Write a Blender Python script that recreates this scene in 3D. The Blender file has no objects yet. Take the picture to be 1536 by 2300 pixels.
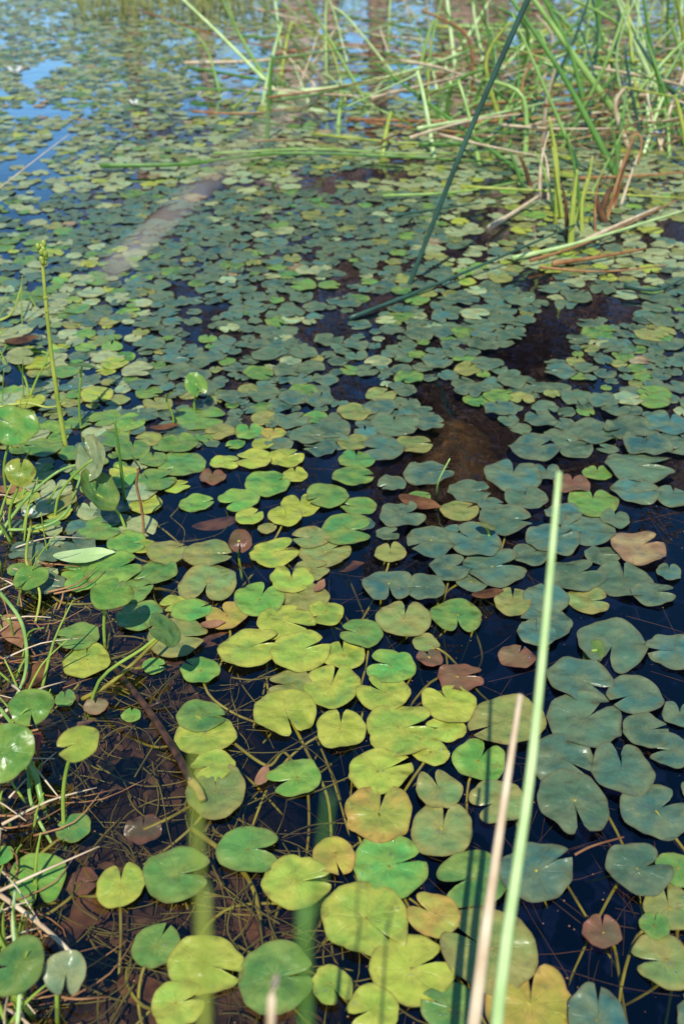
import bpy, math, random
from mathutils import Vector, Matrix, noise
random.seed(7)
R=math.radians; PI=math.pi
rnd=random.random
def U(a,b): return random.uniform(a,b)
scene=bpy.context.scene
COL=scene.collection
# ---------------------------------------------------------------- camera model
H=1.0; PITCH=R(34); F=2300.0
CAM=Vector((0,0,H)); FW=Vector((0,math.cos(PITCH),-math.sin(PITCH))); UP=Vector((0,math.sin(PITCH),math.cos(PITCH)))
def ray(px,py): return FW+Vector((1,0,0))*((px-768)/F)+UP*((1150-py)/F)
def water(px,py,z=0.0):
    d=ray(px,py); t=(z-H)/d.z; return CAM+d*t
def depth_at(px,py,z=0.0): return (z-H)/ray(px,py).z
def at(px,py,Y):
    d=ray(px,py); return CAM+d*(Y/d.y)
def proj(P):
    d=Vector(P)-CAM; t=d.dot(FW)
    if t<=0.05: return (-9999,9999,t)
    return (768+F*d.x/t,1150-F*d.dot(UP)/t,t)
def ss(a,b,x):
    t=max(0,min(1,(x-a)/(b-a))); return t*t*(3-2*t)
# ---------------------------------------------------------------- tagging
def tag(o,label=None,cat=None,group=None,kind=None):
    if label: o['label']=label
    if cat: o['category']=cat
    if group: o['group']=group
    if kind: o['kind']=kind
    return o
def empty(name,loc):
    o=bpy.data.objects.new(name,None); COL.objects.link(o); o.location=loc; o.empty_display_size=.02; return o
USED=set()
def uniq(*cands):
    for c in cands:
        if c not in USED:
            USED.add(c); return c
    return cands[-1]
class MB:
    def __init__(s): s.v=[]; s.f=[]; s.c1=[]; s.c2=[]; s.uv=[]
    def tube(s,pts,r0,r1=None,n=7,flat=1.0,steps=3,pw=1.0):
        if r1 is None: r1=r0
        P=[Vector(p) for p in pts]
        if len(P)>2: P=cat(P,steps)
        N=len(P); base=len(s.v)
        for i,p in enumerate(P):
            t=(P[min(i+1,N-1)]-P[max(i-1,0)]).normalized()
            a=t.cross(Vector((0.13,1,0.21))); 
            if a.length<1e-3: a=t.cross(Vector((1,0,0)))
            a.normalize(); b=t.cross(a).normalized()
            k=i/(N-1); r=r0+(r1-r0)*k**pw
            for j in range(n):
                an=2*PI*j/n
                s.v.append(p+a*math.cos(an)*r+b*math.sin(an)*r*flat)
        for i in range(N-1):
            for j in range(n):
                s.f.append((base+i*n+j,base+i*n+(j+1)%n,base+(i+1)*n+(j+1)%n,base+(i+1)*n+j))
        s.f.append(tuple(base+j for j in range(n))[::-1]); s.f.append(tuple(base+(N-1)*n+j for j in range(n)))
        return s
    def sphere(s,c,r,sz=1.0,seg=8,rings=5):
        c=Vector(c); base=len(s.v)
        s.v.append(c+Vector((0,0,r*sz)))
        for i in range(1,rings):
            a=PI*i/rings
            for j in range(seg):
                b=2*PI*j/seg; s.v.append(c+Vector((r*math.sin(a)*math.cos(b),r*math.sin(a)*math.sin(b),r*sz*math.cos(a))))
        s.v.append(c-Vector((0,0,r*sz))); last=len(s.v)-1
        for j in range(seg): s.f.append((base,base+1+j,base+1+(j+1)%seg))
        for i in range(rings-2):
            for j in range(seg):
                a=base+1+i*seg; s.f.append((a+j,a+seg+j,a+seg+(j+1)%seg,a+(j+1)%seg))
        a=base+1+(rings-2)*seg
        for j in range(seg): s.f.append((a+j,last,a+(j+1)%seg))
        return s
    def build(s,name,m,parent=None,loc=None,smooth=True,off=None):
        me=bpy.data.meshes.new(name)
        vv=s.v if off is None else [Vector(v)-Vector(off) for v in s.v]
        me.from_pydata([tuple(v) for v in vv],[],s.f); me.update()
        if s.c1:
            for nm,arr in (('Col',s.c1),('Col2',s.c2)):
                a=me.attributes.new(nm,'FLOAT_COLOR','POINT')
                a.data.foreach_set('color',[x for c in arr for x in (c[0],c[1],c[2],1.0)])
            a=me.attributes.new('tv','FLOAT_VECTOR','POINT')
            a.data.foreach_set('vector',[x for c in s.uv for x in c])
        if smooth: me.polygons.foreach_set('use_smooth',[True]*len(me.polygons))
        me.materials.append(m)
        o=bpy.data.objects.new(name,me); COL.objects.link(o)
        if loc is not None: o.location=loc
        if parent: o.parent=parent
        return o
def cat(P,n):
    out=[]; N=len(P)
    for i in range(N-1):
        p0=P[max(i-1,0)];p1=P[i];p2=P[i+1];p3=P[min(i+2,N-1)]
        for k in range(n):
            t=k/n
            out.append(0.5*((2*p1)+(p2-p0)*t+(2*p0-5*p1+4*p2-p3)*t*t+(3*p1-p0-3*p2+p3)*t**3))
    out.append(P[-1]); return out
# ---------------------------------------------------------------- materials
def newmat(name):
    m=bpy.data.materials.new(name); m.use_nodes=True; nt=m.node_tree; nt.nodes.clear()
    return m,nt,nt.nodes,nt.links
def plain(name,c,c2=None,rough=.5,scale=30,spec=.4,trans=0.0,bump=.2,stretch=(1,1,1)):
    m,nt,N,L=newmat(name)
    out=N.new('ShaderNodeOutputMaterial'); b=N.new('ShaderNodeBsdfPrincipled')
    tc=N.new('ShaderNodeNewGeometry'); mp=N.new('ShaderNodeMapping'); mp.inputs['Scale'].default_value=stretch
    L.new(tc.outputs['Position'],mp.inputs['Vector'])
    nz=N.new('ShaderNodeTexNoise'); nz.inputs['Scale'].default_value=scale; nz.inputs['Detail'].default_value=5
    L.new(mp.outputs[0],nz.inputs['Vector'])
    rp=N.new('ShaderNodeValToRGB'); c2=c2 or tuple(x*.5 for x in c)
    rp.color_ramp.elements[0].position=.35; rp.color_ramp.elements[1].position=.65
    rp.color_ramp.elements[0].color=(*c2,1); rp.color_ramp.elements[1].color=(*c,1)
    L.new(nz.outputs[0],rp.inputs[0]); L.new(rp.outputs[0],b.inputs['Base Color'])
    b.inputs['Roughness'].default_value=rough; b.inputs['Specular IOR Level'].default_value=spec
    bp=N.new('ShaderNodeBump'); bp.inputs['Strength'].default_value=bump; bp.inputs['Distance'].default_value=.002
    L.new(nz.outputs[0],bp.inputs['Height']); L.new(bp.outputs[0],b.inputs['Normal'])
    if trans>0:
        t=N.new('ShaderNodeBsdfTranslucent'); L.new(rp.outputs[0],t.inputs['Color'])
        mx=N.new('ShaderNodeMixShader'); mx.inputs[0].default_value=trans
        L.new(b.outputs[0],mx.inputs[1]); L.new(t.outputs[0],mx.inputs[2]); L.new(mx.outputs[0],out.inputs[0])
    else: L.new(b.outputs[0],out.inputs[0])
    return m
def math_n(N,L,op,a,b=None,c=None):
    n=N.new('ShaderNodeMath'); n.operation=op
    for i,x in enumerate((a,b,c)):
        if x is None: continue
        if isinstance(x,(int,float)): n.inputs[i].default_value=x
        else: L.new(x,n.inputs[i])
    return n.outputs[0]
def pad_material(name,trans=.12,rough=.36,spec=.45):
    m,nt,N,L=newmat(name)
    out=N.new('ShaderNodeOutputMaterial'); b=N.new('ShaderNodeBsdfPrincipled')
    a1=N.new('ShaderNodeAttribute'); a1.attribute_name='Col'
    a2=N.new('ShaderNodeAttribute'); a2.attribute_name='Col2'
    tv=N.new('ShaderNodeAttribute'); tv.attribute_name='tv'
    sp=N.new('ShaderNodeSeparateXYZ'); L.new(tv.outputs['Vector'],sp.inputs[0])
    th,v,seed=sp.outputs[0],sp.outputs[1],sp.outputs[2]
    geo=N.new('ShaderNodeNewGeometry')
    nz=N.new('ShaderNodeTexNoise'); nz.inputs['Scale'].default_value=30; nz.inputs['Detail'].default_value=5; nz.inputs['Roughness'].default_value=.52
    L.new(geo.outputs['Position'],nz.inputs['Vector'])
    nzb=N.new('ShaderNodeTexNoise'); nzb.inputs['Scale'].default_value=42; nzb.inputs['Detail'].default_value=1.5; nzb.inputs['Roughness'].default_value=.4
    L.new(geo.outputs['Position'],nzb.inputs['Vector'])
    nz2=N.new('ShaderNodeTexNoise'); nz2.inputs['Scale'].default_value=240; nz2.inputs['Detail'].default_value=4; nz2.inputs['Roughness'].default_value=.6
    L.new(geo.outputs['Position'],nz2.inputs['Vector'])
    w=math_n(N,L,'MULTIPLY_ADD',nz.outputs[0],.5,math_n(N,L,'ADD',th,seed))
    s=math_n(N,L,'ABSOLUTE',math_n(N,L,'SINE',math_n(N,L,'MULTIPLY',w,5.5)))
    vein=math_n(N,L,'POWER',math_n(N,L,'SUBTRACT',1.0,s),12.0)
    fade=math_n(N,L,'POWER',math_n(N,L,'SUBTRACT',1.0,v),.7)
    vein=math_n(N,L,'MULTIPLY',vein,math_n(N,L,'MULTIPLY',fade,.7))
    edge=math_n(N,L,'POWER',v,4.0)
    core=math_n(N,L,'POWER',math_n(N,L,'SUBTRACT',1.0,v),3.0)
    bl=math_n(N,L,'ADD',math_n(N,L,'MULTIPLY',edge,.22),math_n(N,L,'ADD',nz.outputs[0],math_n(N,L,'MULTIPLY',core,.14)))
    rp=N.new('ShaderNodeValToRGB'); rp.color_ramp.elements[0].position=.44; rp.color_ramp.elements[1].position=.70
    L.new(bl,rp.inputs[0])
    mx=N.new('ShaderNodeMix'); mx.data_type='RGBA'; L.new(rp.outputs[0],mx.inputs[0]); L.new(a1.outputs['Color'],mx.inputs[6]); L.new(a2.outputs['Color'],mx.inputs[7])
    hs=N.new('ShaderNodeHueSaturation'); L.new(mx.outputs[2],hs.inputs['Color'])
    L.new(math_n(N,L,'MULTIPLY_ADD',nz2.outputs[0],.28,.86),hs.inputs['Value'])
    mv=N.new('ShaderNodeMix'); mv.data_type='RGBA'; L.new(vein,mv.inputs[0]); L.new(hs.outputs[0],mv.inputs[6])
    hv=N.new('ShaderNodeHueSaturation'); hv.inputs['Value'].default_value=1.55; L.new(hs.outputs[0],hv.inputs['Color']); L.new(hv.outputs[0],mv.inputs[7])
    nz3=N.new('ShaderNodeTexNoise'); nz3.inputs['Scale'].default_value=55; nz3.inputs['Detail'].default_value=4; nz3.inputs['Roughness'].default_value=.6
    L.new(geo.outputs['Position'],nz3.inputs['Vector'])
    rs=N.new('ShaderNodeValToRGB'); rs.color_ramp.elements[0].position=.62; rs.color_ramp.elements[1].position=.74
    L.new(math_n(N,L,'ADD',nz3.outputs[0],math_n(N,L,'MULTIPLY',edge,.07)),rs.inputs[0])
    ms=N.new('ShaderNodeMix'); ms.data_type='RGBA'; L.new(math_n(N,L,'MULTIPLY',rs.outputs[0],.5),ms.inputs[0]); L.new(mv.outputs[2],ms.inputs[6]); ms.inputs[7].default_value=(.13,.085,.02,1)
    rim=math_n(N,L,'POWER',v,26.0)
    mr=N.new('ShaderNodeMix'); mr.data_type='RGBA'; L.new(math_n(N,L,'MULTIPLY',rim,.6),mr.inputs[0]); L.new(ms.outputs[2],mr.inputs[6]); mr.inputs[7].default_value=(.07,.035,.012,1)
    L.new(mr.outputs[2],b.inputs['Base Color'])
    L.new(math_n(N,L,'MULTIPLY_ADD',nz.outputs[0],.25,rough-.12),b.inputs['Roughness'])
    b.inputs['Specular IOR Level'].default_value=spec
    hgt=math_n(N,L,'ADD',math_n(N,L,'MULTIPLY',nzb.outputs[0],3.2),math_n(N,L,'MULTIPLY',vein,-.3))
    bp=N.new('ShaderNodeBump'); bp.inputs['Strength'].default_value=.9; bp.inputs['Distance'].default_value=.004
    L.new(hgt,bp.inputs['Height']); L.new(bp.outputs[0],b.inputs['Normal'])
    t=N.new('ShaderNodeBsdfTranslucent'); L.new(mr.outputs[2],t.inputs['Color'])
    mxs=N.new('ShaderNodeMixShader'); mxs.inputs[0].default_value=trans
    L.new(b.outputs[0],mxs.inputs[1]); L.new(t.outputs[0],mxs.inputs[2]); L.new(mxs.outputs[0],out.inputs[0])
    return m
M={}
M['pad']=pad_material('pad_leaf',.04,.34,.5)
M['leaf']=pad_material('emergent_leaf',.25,.32,.5)
M['green']=plain('reed_green',(.14,.30,.05),(.07,.18,.03),.35,18,.5,.1,stretch=(1,1,.15))
M['lgreen']=plain('reed_light_green',(.36,.53,.14),(.20,.35,.07),.32,18,.5,.1,stretch=(1,1,.15))
M['ygreen']=plain('reed_yellow_green',(.50,.54,.09),(.29,.37,.05),.4,18,.5,.15)
M['pale']=plain('reed_pale_green',(.62,.76,.34),(.40,.57,.20),.34,20,.5,.1)
M['dgreen']=plain('reed_dark_green',(.045,.11,.075),(.025,.065,.045),.38,14,.4,0)
M['tan']=plain('reed_tan',(.78,.63,.42),(.58,.42,.25),.6,30,.3,.1)
M['straw_blade']=plain('bleached_blade',(.62,.54,.44),(.52,.44,.35),.6,30,.3,.1)
M['orange']=plain('reed_rust',(.46,.24,.10),(.24,.10,.04),.6,26,.3,.1)
M['brown']=plain('dead_brown',(.13,.06,.022),(.04,.018,.009),.7,40,.3,0,.6)
M['twig']=plain('wet_twig',(.10,.045,.022),(.025,.012,.007),.4,60,.5,0,.6)
M['twigend']=plain('broken_twig_end',(.45,.32,.10),(.25,.15,.04),.6,60,.3)
M['stem']=plain('water_stem',(.38,.33,.04),(.19,.15,.02),.45,25,.4,.1)
M['weed']=plain('weed_stem',(.26,.21,.035),(.08,.06,.012),.5,12,.3,.1)
M['red']=plain('red_stem',(.42,.05,.03),(.25,.03,.02),.4,25,.5,.1)
M['dead']=plain('dead_leaf',(.20,.085,.030),(.06,.024,.010),.55,35,.35,.1,.6)
M['litter']=plain('bed_litter',(.12,.058,.022),(.022,.012,.006),.7,20,.2,0,.6)
M['deadlight']=plain('tan_dead_leaf',(.42,.22,.11),(.22,.10,.045),.6,40,.35,.1,.6)
M['white']=plain('white_petal',(.80,.80,.76),(.70,.70,.66),.5,20,.4,.3)
M['yellow']=plain('flower_centre',(.7,.5,.05),(.5,.35,.03),.5,20)
M['bark']=plain('bark',(.46,.32,.23),(.22,.145,.10),.85,6,.2,0,1,(1,1,.2))
M['barklight']=plain('pale_bark',(.58,.45,.36),(.34,.25,.19),.85,5,.2,0,1,(1,1,.25))
M['crown']=plain('sparse_foliage',(.52,.36,.26),(.26,.17,.12),.7,3,.2,.2)
M['grass']=plain('bank_grass',(.44,.58,.09),(.20,.34,.04),.45,8,.4,.2)
M['straw']=plain('far_straw',(.52,.50,.16),(.28,.32,.09),.6,8,.3,.2)
M['thatch']=plain('dead_thatch',(.44,.31,.15),(.10,.06,.025),.7,16,.2,.1)
def drop_mat():
    m,nt,N,L=newmat('water_drop'); out=N.new('ShaderNodeOutputMaterial'); tr=N.new('ShaderNodeBsdfTransparent'); gl=N.new('ShaderNodeBsdfGlossy'); gl.inputs['Roughness'].default_value=.12
    mx=N.new('ShaderNodeMixShader'); mx.inputs[0].default_value=.22; L.new(tr.outputs[0],mx.inputs[1]); L.new(gl.outputs[0],mx.inputs[2]); L.new(mx.outputs[0],out.inputs[0]); return m
M['drop']=drop_mat()
def ground_mat():
    m,nt,N,L=newmat('pond_bed_mud_depth_tint')
    out=N.new('ShaderNodeOutputMaterial'); b=N.new('ShaderNodeBsdfPrincipled'); geo=N.new('ShaderNodeNewGeometry')
    nz=N.new('ShaderNodeTexNoise'); nz.inputs['Scale'].default_value=14; nz.inputs['Detail'].default_value=8; nz.inputs['Roughness'].default_value=.7
    L.new(geo.outputs['Position'],nz.inputs['Vector'])
    rp=N.new('ShaderNodeValToRGB'); e=rp.color_ramp.elements
    e[0].position=.38; e[0].color=(.007,.004,.002,1); e[1].position=.74; e[1].color=(.15,.080,.026,1)
    e2=e.new(.56); e2.color=(.034,.018,.008,1)
    L.new(nz.outputs[0],rp.inputs[0])
    sp=N.new('ShaderNodeSeparateXYZ'); L.new(geo.outputs['Position'],sp.inputs[0])
    mr=N.new('ShaderNodeMapRange'); mr.inputs['From Min'].default_value=-.10; mr.inputs['From Max'].default_value=-.26
    L.new(sp.outputs[2],mr.inputs['Value'])
    mx=N.new('ShaderNodeMix'); mx.data_type='RGBA'; L.new(mr.outputs[0],mx.inputs[0]); L.new(rp.outputs[0],mx.inputs[6]); mx.inputs[7].default_value=(.0003,.0026,.022,1)  # deep bed painted dark blue for light lost and scattered in the water
    mr2=N.new('ShaderNodeMapRange'); mr2.inputs['From Min'].default_value=.05; mr2.inputs['From Max'].default_value=.3
    L.new(sp.outputs[2],mr2.inputs['Value'])
    mx2=N.new('ShaderNodeMix'); mx2.data_type='RGBA'; L.new(mr2.outputs[0],mx2.inputs[0]); L.new(mx.outputs[2],mx2.inputs[6]); mx2.inputs[7].default_value=(.24,.17,.09,1)
    L.new(mx2.outputs[2],b.inputs['Base Color']); b.inputs['Roughness'].default_value=.8; b.inputs['Specular IOR Level'].default_value=.1
    bp=N.new('ShaderNodeBump'); bp.inputs['Strength'].default_value=1; bp.inputs['Distance'].default_value=.012
    L.new(nz.outputs[0],bp.inputs['Height']); L.new(bp.outputs[0],b.inputs['Normal']); L.new(b.outputs[0],out.inputs[0])
    return m
def water_mat():
    m,nt,N,L=newmat('pond_water')
    out=N.new('ShaderNodeOutputMaterial'); geo=N.new('ShaderNodeNewGeometry')
    tr=N.new('ShaderNodeBsdfTransparent'); tr.inputs[0].default_value=(.87,.85,.80,1)
    gl=N.new('ShaderNodeBsdfGlossy'); gl.inputs['Roughness'].default_value=.008; gl.inputs['Color'].default_value=(1,1,1,1)
    nz=N.new('ShaderNodeTexNoise'); nz.inputs['Scale'].default_value=6; nz.inputs['Detail'].default_value=4
    L.new(geo.outputs['Position'],nz.inputs['Vector'])
    bp=N.new('ShaderNodeBump'); bp.inputs['Strength'].default_value=.5; bp.inputs['Distance'].default_value=.006
    L.new(nz.outputs[0],bp.inputs['Height']); L.new(bp.outputs[0],gl.inputs['Normal'])
    fr=N.new('ShaderNodeFresnel'); fr.inputs['IOR'].default_value=1.48
    f2=math_n(N,L,'MULTIPLY',fr.outputs[0],math_n(N,L,'ADD',1.0,math_n(N,L,'MULTIPLY',fr.outputs[0],5.0)))
    f3=math_n(N,L,'MINIMUM',f2,.9)
    fac=math_n(N,L,'MULTIPLY',f3,math_n(N,L,'SUBTRACT',1.0,geo.outputs['Backfacing']))
    mx=N.new('ShaderNodeMixShader'); L.new(fac,mx.inputs[0]); L.new(tr.outputs[0],mx.inputs[1]); L.new(gl.outputs[0],mx.inputs[2])
    L.new(mx.outputs[0],out.inputs[0]); return m
M['ground']=ground_mat(); M['water']=water_mat()
# ---------------------------------------------------------------- ground and water
def xs(Y): return -.35*(Y-.75)-1.5*max(0,Y-2.0)
MOUND=water(1030,975,-.06)
def gh(x,Y):
    e=x-xs(Y)
    n=noise.noise(Vector((x*3,Y*3,0)))*.5+noise.noise(Vector((x*9,Y*9,3)))*.25
    z=-(.055+.55*ss(-.12,.3,e+n*.08))+n*.03
    z+=.13*ss(-.34,-.75,e+n*.05)*(1-ss(1.9,2.6,Y))
    q=((x-MOUND.x)/.15)**2+((Y-MOUND.y)/.22)**2
    if q<6: z=z+(-.06+n*.05-z)*math.exp(-q*q)
    far=max(ss(12,16,Y),ss(-.1,-1.2,Y),ss(9,13,abs(x)))
    z=z*(1-far)+far*(.35+n*.2)
    return z
def axis(lo,hi,st,far):
    a=[]; x=lo
    while x<=hi: a.append(x); x+=st
    s=st; y=hi
    while y<far: s*=1.35; y+=s; a.append(y)
    s=st; y=lo; pre=[]
    while y>-far: s*=1.35; y-=s; pre.append(y)
    return pre[::-1]+a
ax=axis(-1.4,1.6,.03,320); ay=axis(.2,3.2,.03,320)
g=MB()
for y in ay:
    for x in ax: g.v.append((x,y,gh(x,y)))
nx=len(ax)
for j in range(len(ay)-1):
    for i in range(nx-1):
        a=j*nx+i; g.f.append((a,a+1,a+nx+1,a+nx))
tag(g.build('ground',M['ground']),'dark brown muddy pond bed and low bank','ground',kind='structure')
w=MB(); w.v=[(-15,-2,0),(15,-2,0),(15,18,0),(-15,18,0)]; w.f=[(0,1,2,3)]
tag(w.build('water',M['water']),'still dark blue pond water reflecting sky and trees','water',kind='structure')
# ---------------------------------------------------------------- pads
C={'y':((.26,.35,.045),(.38,.39,.055)),'g':((.08,.21,.05),(.18,.26,.05)),'b':((.10,.28,.05),(.22,.34,.055)),
   't':((.055,.130,.090),(.13,.17,.08)),'r':((.16,.11,.045),(.20,.08,.04)),'o':((.34,.34,.05),(.42,.28,.055)),  # teal puts shade and sky sheen into leaf colour; yellow green the sunlight
   'v':((.17,.23,.06),(.27,.25,.065)),'d':((.33,.28,.13),(.25,.15,.07)),'l':((.25,.33,.15),(.34,.36,.15))}
CW={'y':'yellow green','g':'mid green','b':'bright green','t':'dull teal','r':'reddish brown','o':'golden yellow','v':'olive green','d':'faded tan','l':'light green'}
def pad_geo(mb,M4,rad,code,seg=40,rings=5,wave=.03,lift=.0,notchw=None,jit=.12,curl=0.0,rag=.0):
    c1,c2=C[code]; k=1+U(-jit,jit)*1.6; hsh=U(-.16,.16)
    if code=='t': k*=U(.8,1.2); hsh=U(-.25,.3)
    c1=(c1[0]*k*(1+hsh),c1[1]*k,c1[2]*k*(1-hsh)); 
    nw=notchw if notchw else U(.16,.48)
    if rnd()<.25: nw=U(.05,.12)
    apex=U(.08,.25)
    ph=[U(0,2*PI) for _ in range(5)]; k1=random.choice([2,3]);k2=random.choice([4,5,6]); asp=U(.88,1.1)
    sd=rnd()*10; base=len(mb.v); n=seg
    mb.v.append(M4@Vector((0,0,-lift*.3))); mb.c1.append(c1); mb.c2.append(c2); mb.uv.append((PI,0,sd))
    e0=.012
    nick=U(.6,5.6); nd=U(0,.10) if rnd()<.3 else 0
    for i in range(n+1):
        u=i/n; th=e0+(2*PI-2*e0)*(u-.045*math.sin(2*PI*u)*1.0)
        dd=min(th,2*PI-th)
        s=min(1,dd/nw); q=apex+(1-apex)*(1-(1-s)**2.2)**.85
        o=q*(1+.035*math.sin(k1*th+ph[0])+.02*math.sin(k2*th+ph[1])+(wave*.2+rag*.3)*math.sin(9*th+ph[2])+rag*.35*math.sin(13*th+ph[3]))
        o*=1+.10*math.exp(-((dd-nw*1.2)/.5)**2)-nd*math.exp(-((th-nick)/.12)**2)
        for j in range(1,rings+1):
            v=j/rings; r=rad*o*v
            z=rad*(wave*1.0*math.sin(k2*th+ph[3])*v**2.6+wave*1.3*math.sin(k1*th+ph[4])*v*v+curl*v*v)+.0004*math.sin(4*v)
            mb.v.append(M4@Vector((r*math.cos(th),r*math.sin(th)*asp,z))); mb.c1.append(c1); mb.c2.append(c2); mb.uv.append((th,v,sd))
    for i in range(n):
        a=base+1+i*rings; b2=a+rings
        mb.f.append((base,a,b2))
        for j in range(rings-1): mb.f.append((a+j,a+j+1,b2+j+1,b2+j))
DIRS=['right','upper right','top','upper left','left','lower left','bottom','lower right']
def dirword(deg): return DIRS[int(((deg%360)+22.5)//45)%8]
LM=[('flower stalk',130,880),('brown twig',350,1640),('tan reed',1115,1950),('pale green reed',1200,1700),('dark water gap',1050,980),('tall dark reed',925,640),('short red stem',75,1720)]
hand=[  # codes t and y follow shaded and sunlit water, painted as leaf colour
(840,2275,110,200,'y'),(1190,2262,190,90,'o'),(1340,2300,150,90,'t'),(1012,2272,120,160,'g'),(745,2218,95,300,'y'),(617,2203,162,10,'g'),(398,2258,115,20,'y'),
(460,2168,160,340,'y'),(352,2128,105,60,'g'),(920,2182,172,20,'y'),(1100,2140,200,150,'v'),(820,2068,195,320,'y'),(975,2062,110,150,'o'),(1062,1980,160,200,'g'),
(1200,1965,165,25,'t'),(662,1983,150,5,'y'),(750,1925,100,290,'o'),(872,1948,160,15,'b'),(992,1868,150,80,'v'),(850,1832,155,78,'o'),(985,1780,105,115,'v'),
(850,1737,140,20,'y'),(1075,1713,115,60,'b'),(1120,1803,125,200,'v'),(1258,1708,140,330,'t'),(1285,1805,165,285,'t'),(1395,1737,150,100,'t'),(1470,1825,155,30,'t'),
(1508,1690,105,180,'t'),(1525,1608,80,90,'t'),(1310,1622,165,40,'t'),(1446,1650,100,10,'t'),(1425,1565,115,200,'t'),(1300,1532,150,340,'t'),(1375,1450,160,250,'t'),
(1512,1468,110,180,'t'),(1160,1480,75,60,'r'),(1205,1428,88,100,'t'),(1025,1385,113,280,'g'),(1010,1588,118,130,'y'),(1140,1625,165,200,'v'),(897,1643,150,10,'y'),
(968,1692,82,160,'y'),(1003,1640,85,180,'y'),(765,1642,120,88,'y'),(640,1603,138,295,'y'),(655,1540,95,180,'v'),(745,1545,130,72,'y'),(862,1560,112,150,'y'),
(880,1500,104,170,'b'),(1030,1525,96,5,'r'),(965,1482,58,120,'r'),(955,1446,58,330,'v'),(907,1398,115,80,'v'),(813,1428,95,170,'g'),(772,1475,90,100,'y'),
(672,1470,125,20,'y'),(560,1462,135,15,'y'),(640,1402,120,345,'y'),(730,1380,85,200,'y'),(690,1345,98,160,'v'),(583,1352,115,60,'b'),(510,1388,88,130,'o'),
(430,1377,85,20,'b'),(392,1358,55,200,'y'),(468,1312,130,250,'v'),(655,1308,95,90,'y'),(698,1282,78,10,'v'),(728,1242,115,20,'v'),(616,1245,110,20,'y'),
(465,1250,105,0,'v'),(560,1166,62,30,'y'),(540,1127,85,200,'b'),(440,1132,75,10,'b'),(478,1075,60,90,'r'),(641,1165,76,90,'y'),(676,1136,86,100,'y'),
(735,1118,90,200,'g'),(808,1141,78,170,'g'),(776,1195,112,0,'g'),(700,1212,82,180,'v'),(600,1090,100,20,'b'),(662,1070,58,90,'y'),(572,1036,80,180,'y'),
(505,1043,65,0,'y'),(642,1034,74,20,'y'),(560,972,70,90,'b'),(497,973,62,200,'v'),(615,975,52,90,'o'),(790,1075,85,0,'g'),(722,1010,72,180,'t'),(800,1035,78,90,'g'),
(410,1044,100,200,'g'),(402,1000,85,100,'g'),(445,942,110,0,'g'),(345,1036,62,90,'g'),(300,1016,82,90,'g'),(350,1085,90,20,'g'),(397,1094,55,10,'y'),(285,1085,70,90,'b'),
(170,1020,70,90,'g'),(100,1010,85,180,'g'),(95,1065,70,20,'g'),(225,1192,95,10,'g'),(285,1222,85,0,'b'),(352,1288,95,200,'g'),(375,1246,88,20,'v'),(300,1330,80,20,'g'),
(188,1282,88,180,'b'),(255,1285,125,20,'b'),(312,1386,100,0,'g'),(395,1436,125,0,'v'),(178,1435,90,180,'g'),(195,1486,110,85,'y'),(345,1497,50,0,'b'),(452,1510,85,155,'b'),
(295,1608,44,80,'b'),(216,1590,50,90,'d'),(148,1575,50,90,'g'),(450,1612,102,0,'g'),(462,1655,122,90,'y'),(480,1725,95,200,'y'),(485,1782,150,90,'v'),(665,1748,115,200,'b'),
(320,1848,80,88,'r'),(168,1863,75,180,'g'),(556,1914,135,0,'g'),(395,1970,140,5,'g'),(273,1995,108,88,'y'),(85,1975,140,275,'b'),(8,1925,50,180,'b'),(180,1965,68,0,'r'),
(1430,1960,138,20,'t'),(1520,1958,90,180,'g'),(1500,2040,120,100,'v'),(1492,2160,128,180,'v'),(1350,2100,80,90,'r'),(1468,2085,66,90,'g'),
(872,1320,105,280,'t'),(957,1325,88,180,'t'),(876,1247,70,90,'v'),(968,1222,105,200,'t'),(1010,1282,90,20,'t'),(1107,1278,130,10,'t'),(1065,1222,125,150,'t'),(1150,1358,92,90,'v'),
(1225,1350,105,90,'t'),(1228,1400,110,180,'t'),(1292,1298,125,20,'t'),(1318,1350,90,0,'v'),(1400,1308,130,100,'t'),(1462,1338,95,0,'t'),(1430,1238,118,20,'d'),(1322,1192,118,200,'t'),
(1240,1218,118,20,'t'),(1330,1132,112,90,'g'),(1150,1075,128,80,'t'),(1130,1172,112,0,'t'),(1180,1125,90,100,'t'),(900,1162,95,10,'t'),(1050,1107,92,0,'t'),(960,1067,108,10,'t'),
(860,1012,98,180,'t'),(885,958,110,90,'t'),(960,955,70,0,'t'),(1200,1012,118,20,'t'),(1290,1012,78,20,'t'),(1340,1065,60,90,'g'),(1430,1055,140,0,'t'),(1282,1092,78,80,'r'),(1450,1005,112,100,'t'),
(1330,975,108,20,'t'),(1410,965,108,200,'t'),(1502,957,100,90,'t'),(1425,1108,105,0,'t'),(1510,1120,80,90,'t'),(1030,1150,80,20,'v'),(690,985,80,0,'t'),(740,965,90,180,'t'),(655,950,75,20,'t'),
(1190,1250,85,30,'t'),(1060,1310,70,100,'t'),(1380,1170,70,90,'t'),(1265,1160,80,200,'t'),(1350,1250,75,0,'t'),(1225,1065,70,90,'t'),(1500,1290,60,90,'t'),(880,1090,60,200,'t'),(940,1120,50,10,'g'),
(590,1000,48,10,'y'),(530,1000,44,200,'b'),(600,1190,44,20,'v'),(870,1200,50,10,'t'),(820,1180,44,200,'t'),(1010,1200,60,10,'t'),(1100,1135,55,0,'t')]
pads=[]
def image_notch_to_world(px,py,deg):
    a=water(px,py); b=water(px+8*math.cos(R(deg)),py-8*math.sin(R(deg))); return math.atan2(b.y-a.y,b.x-a.x)
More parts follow.
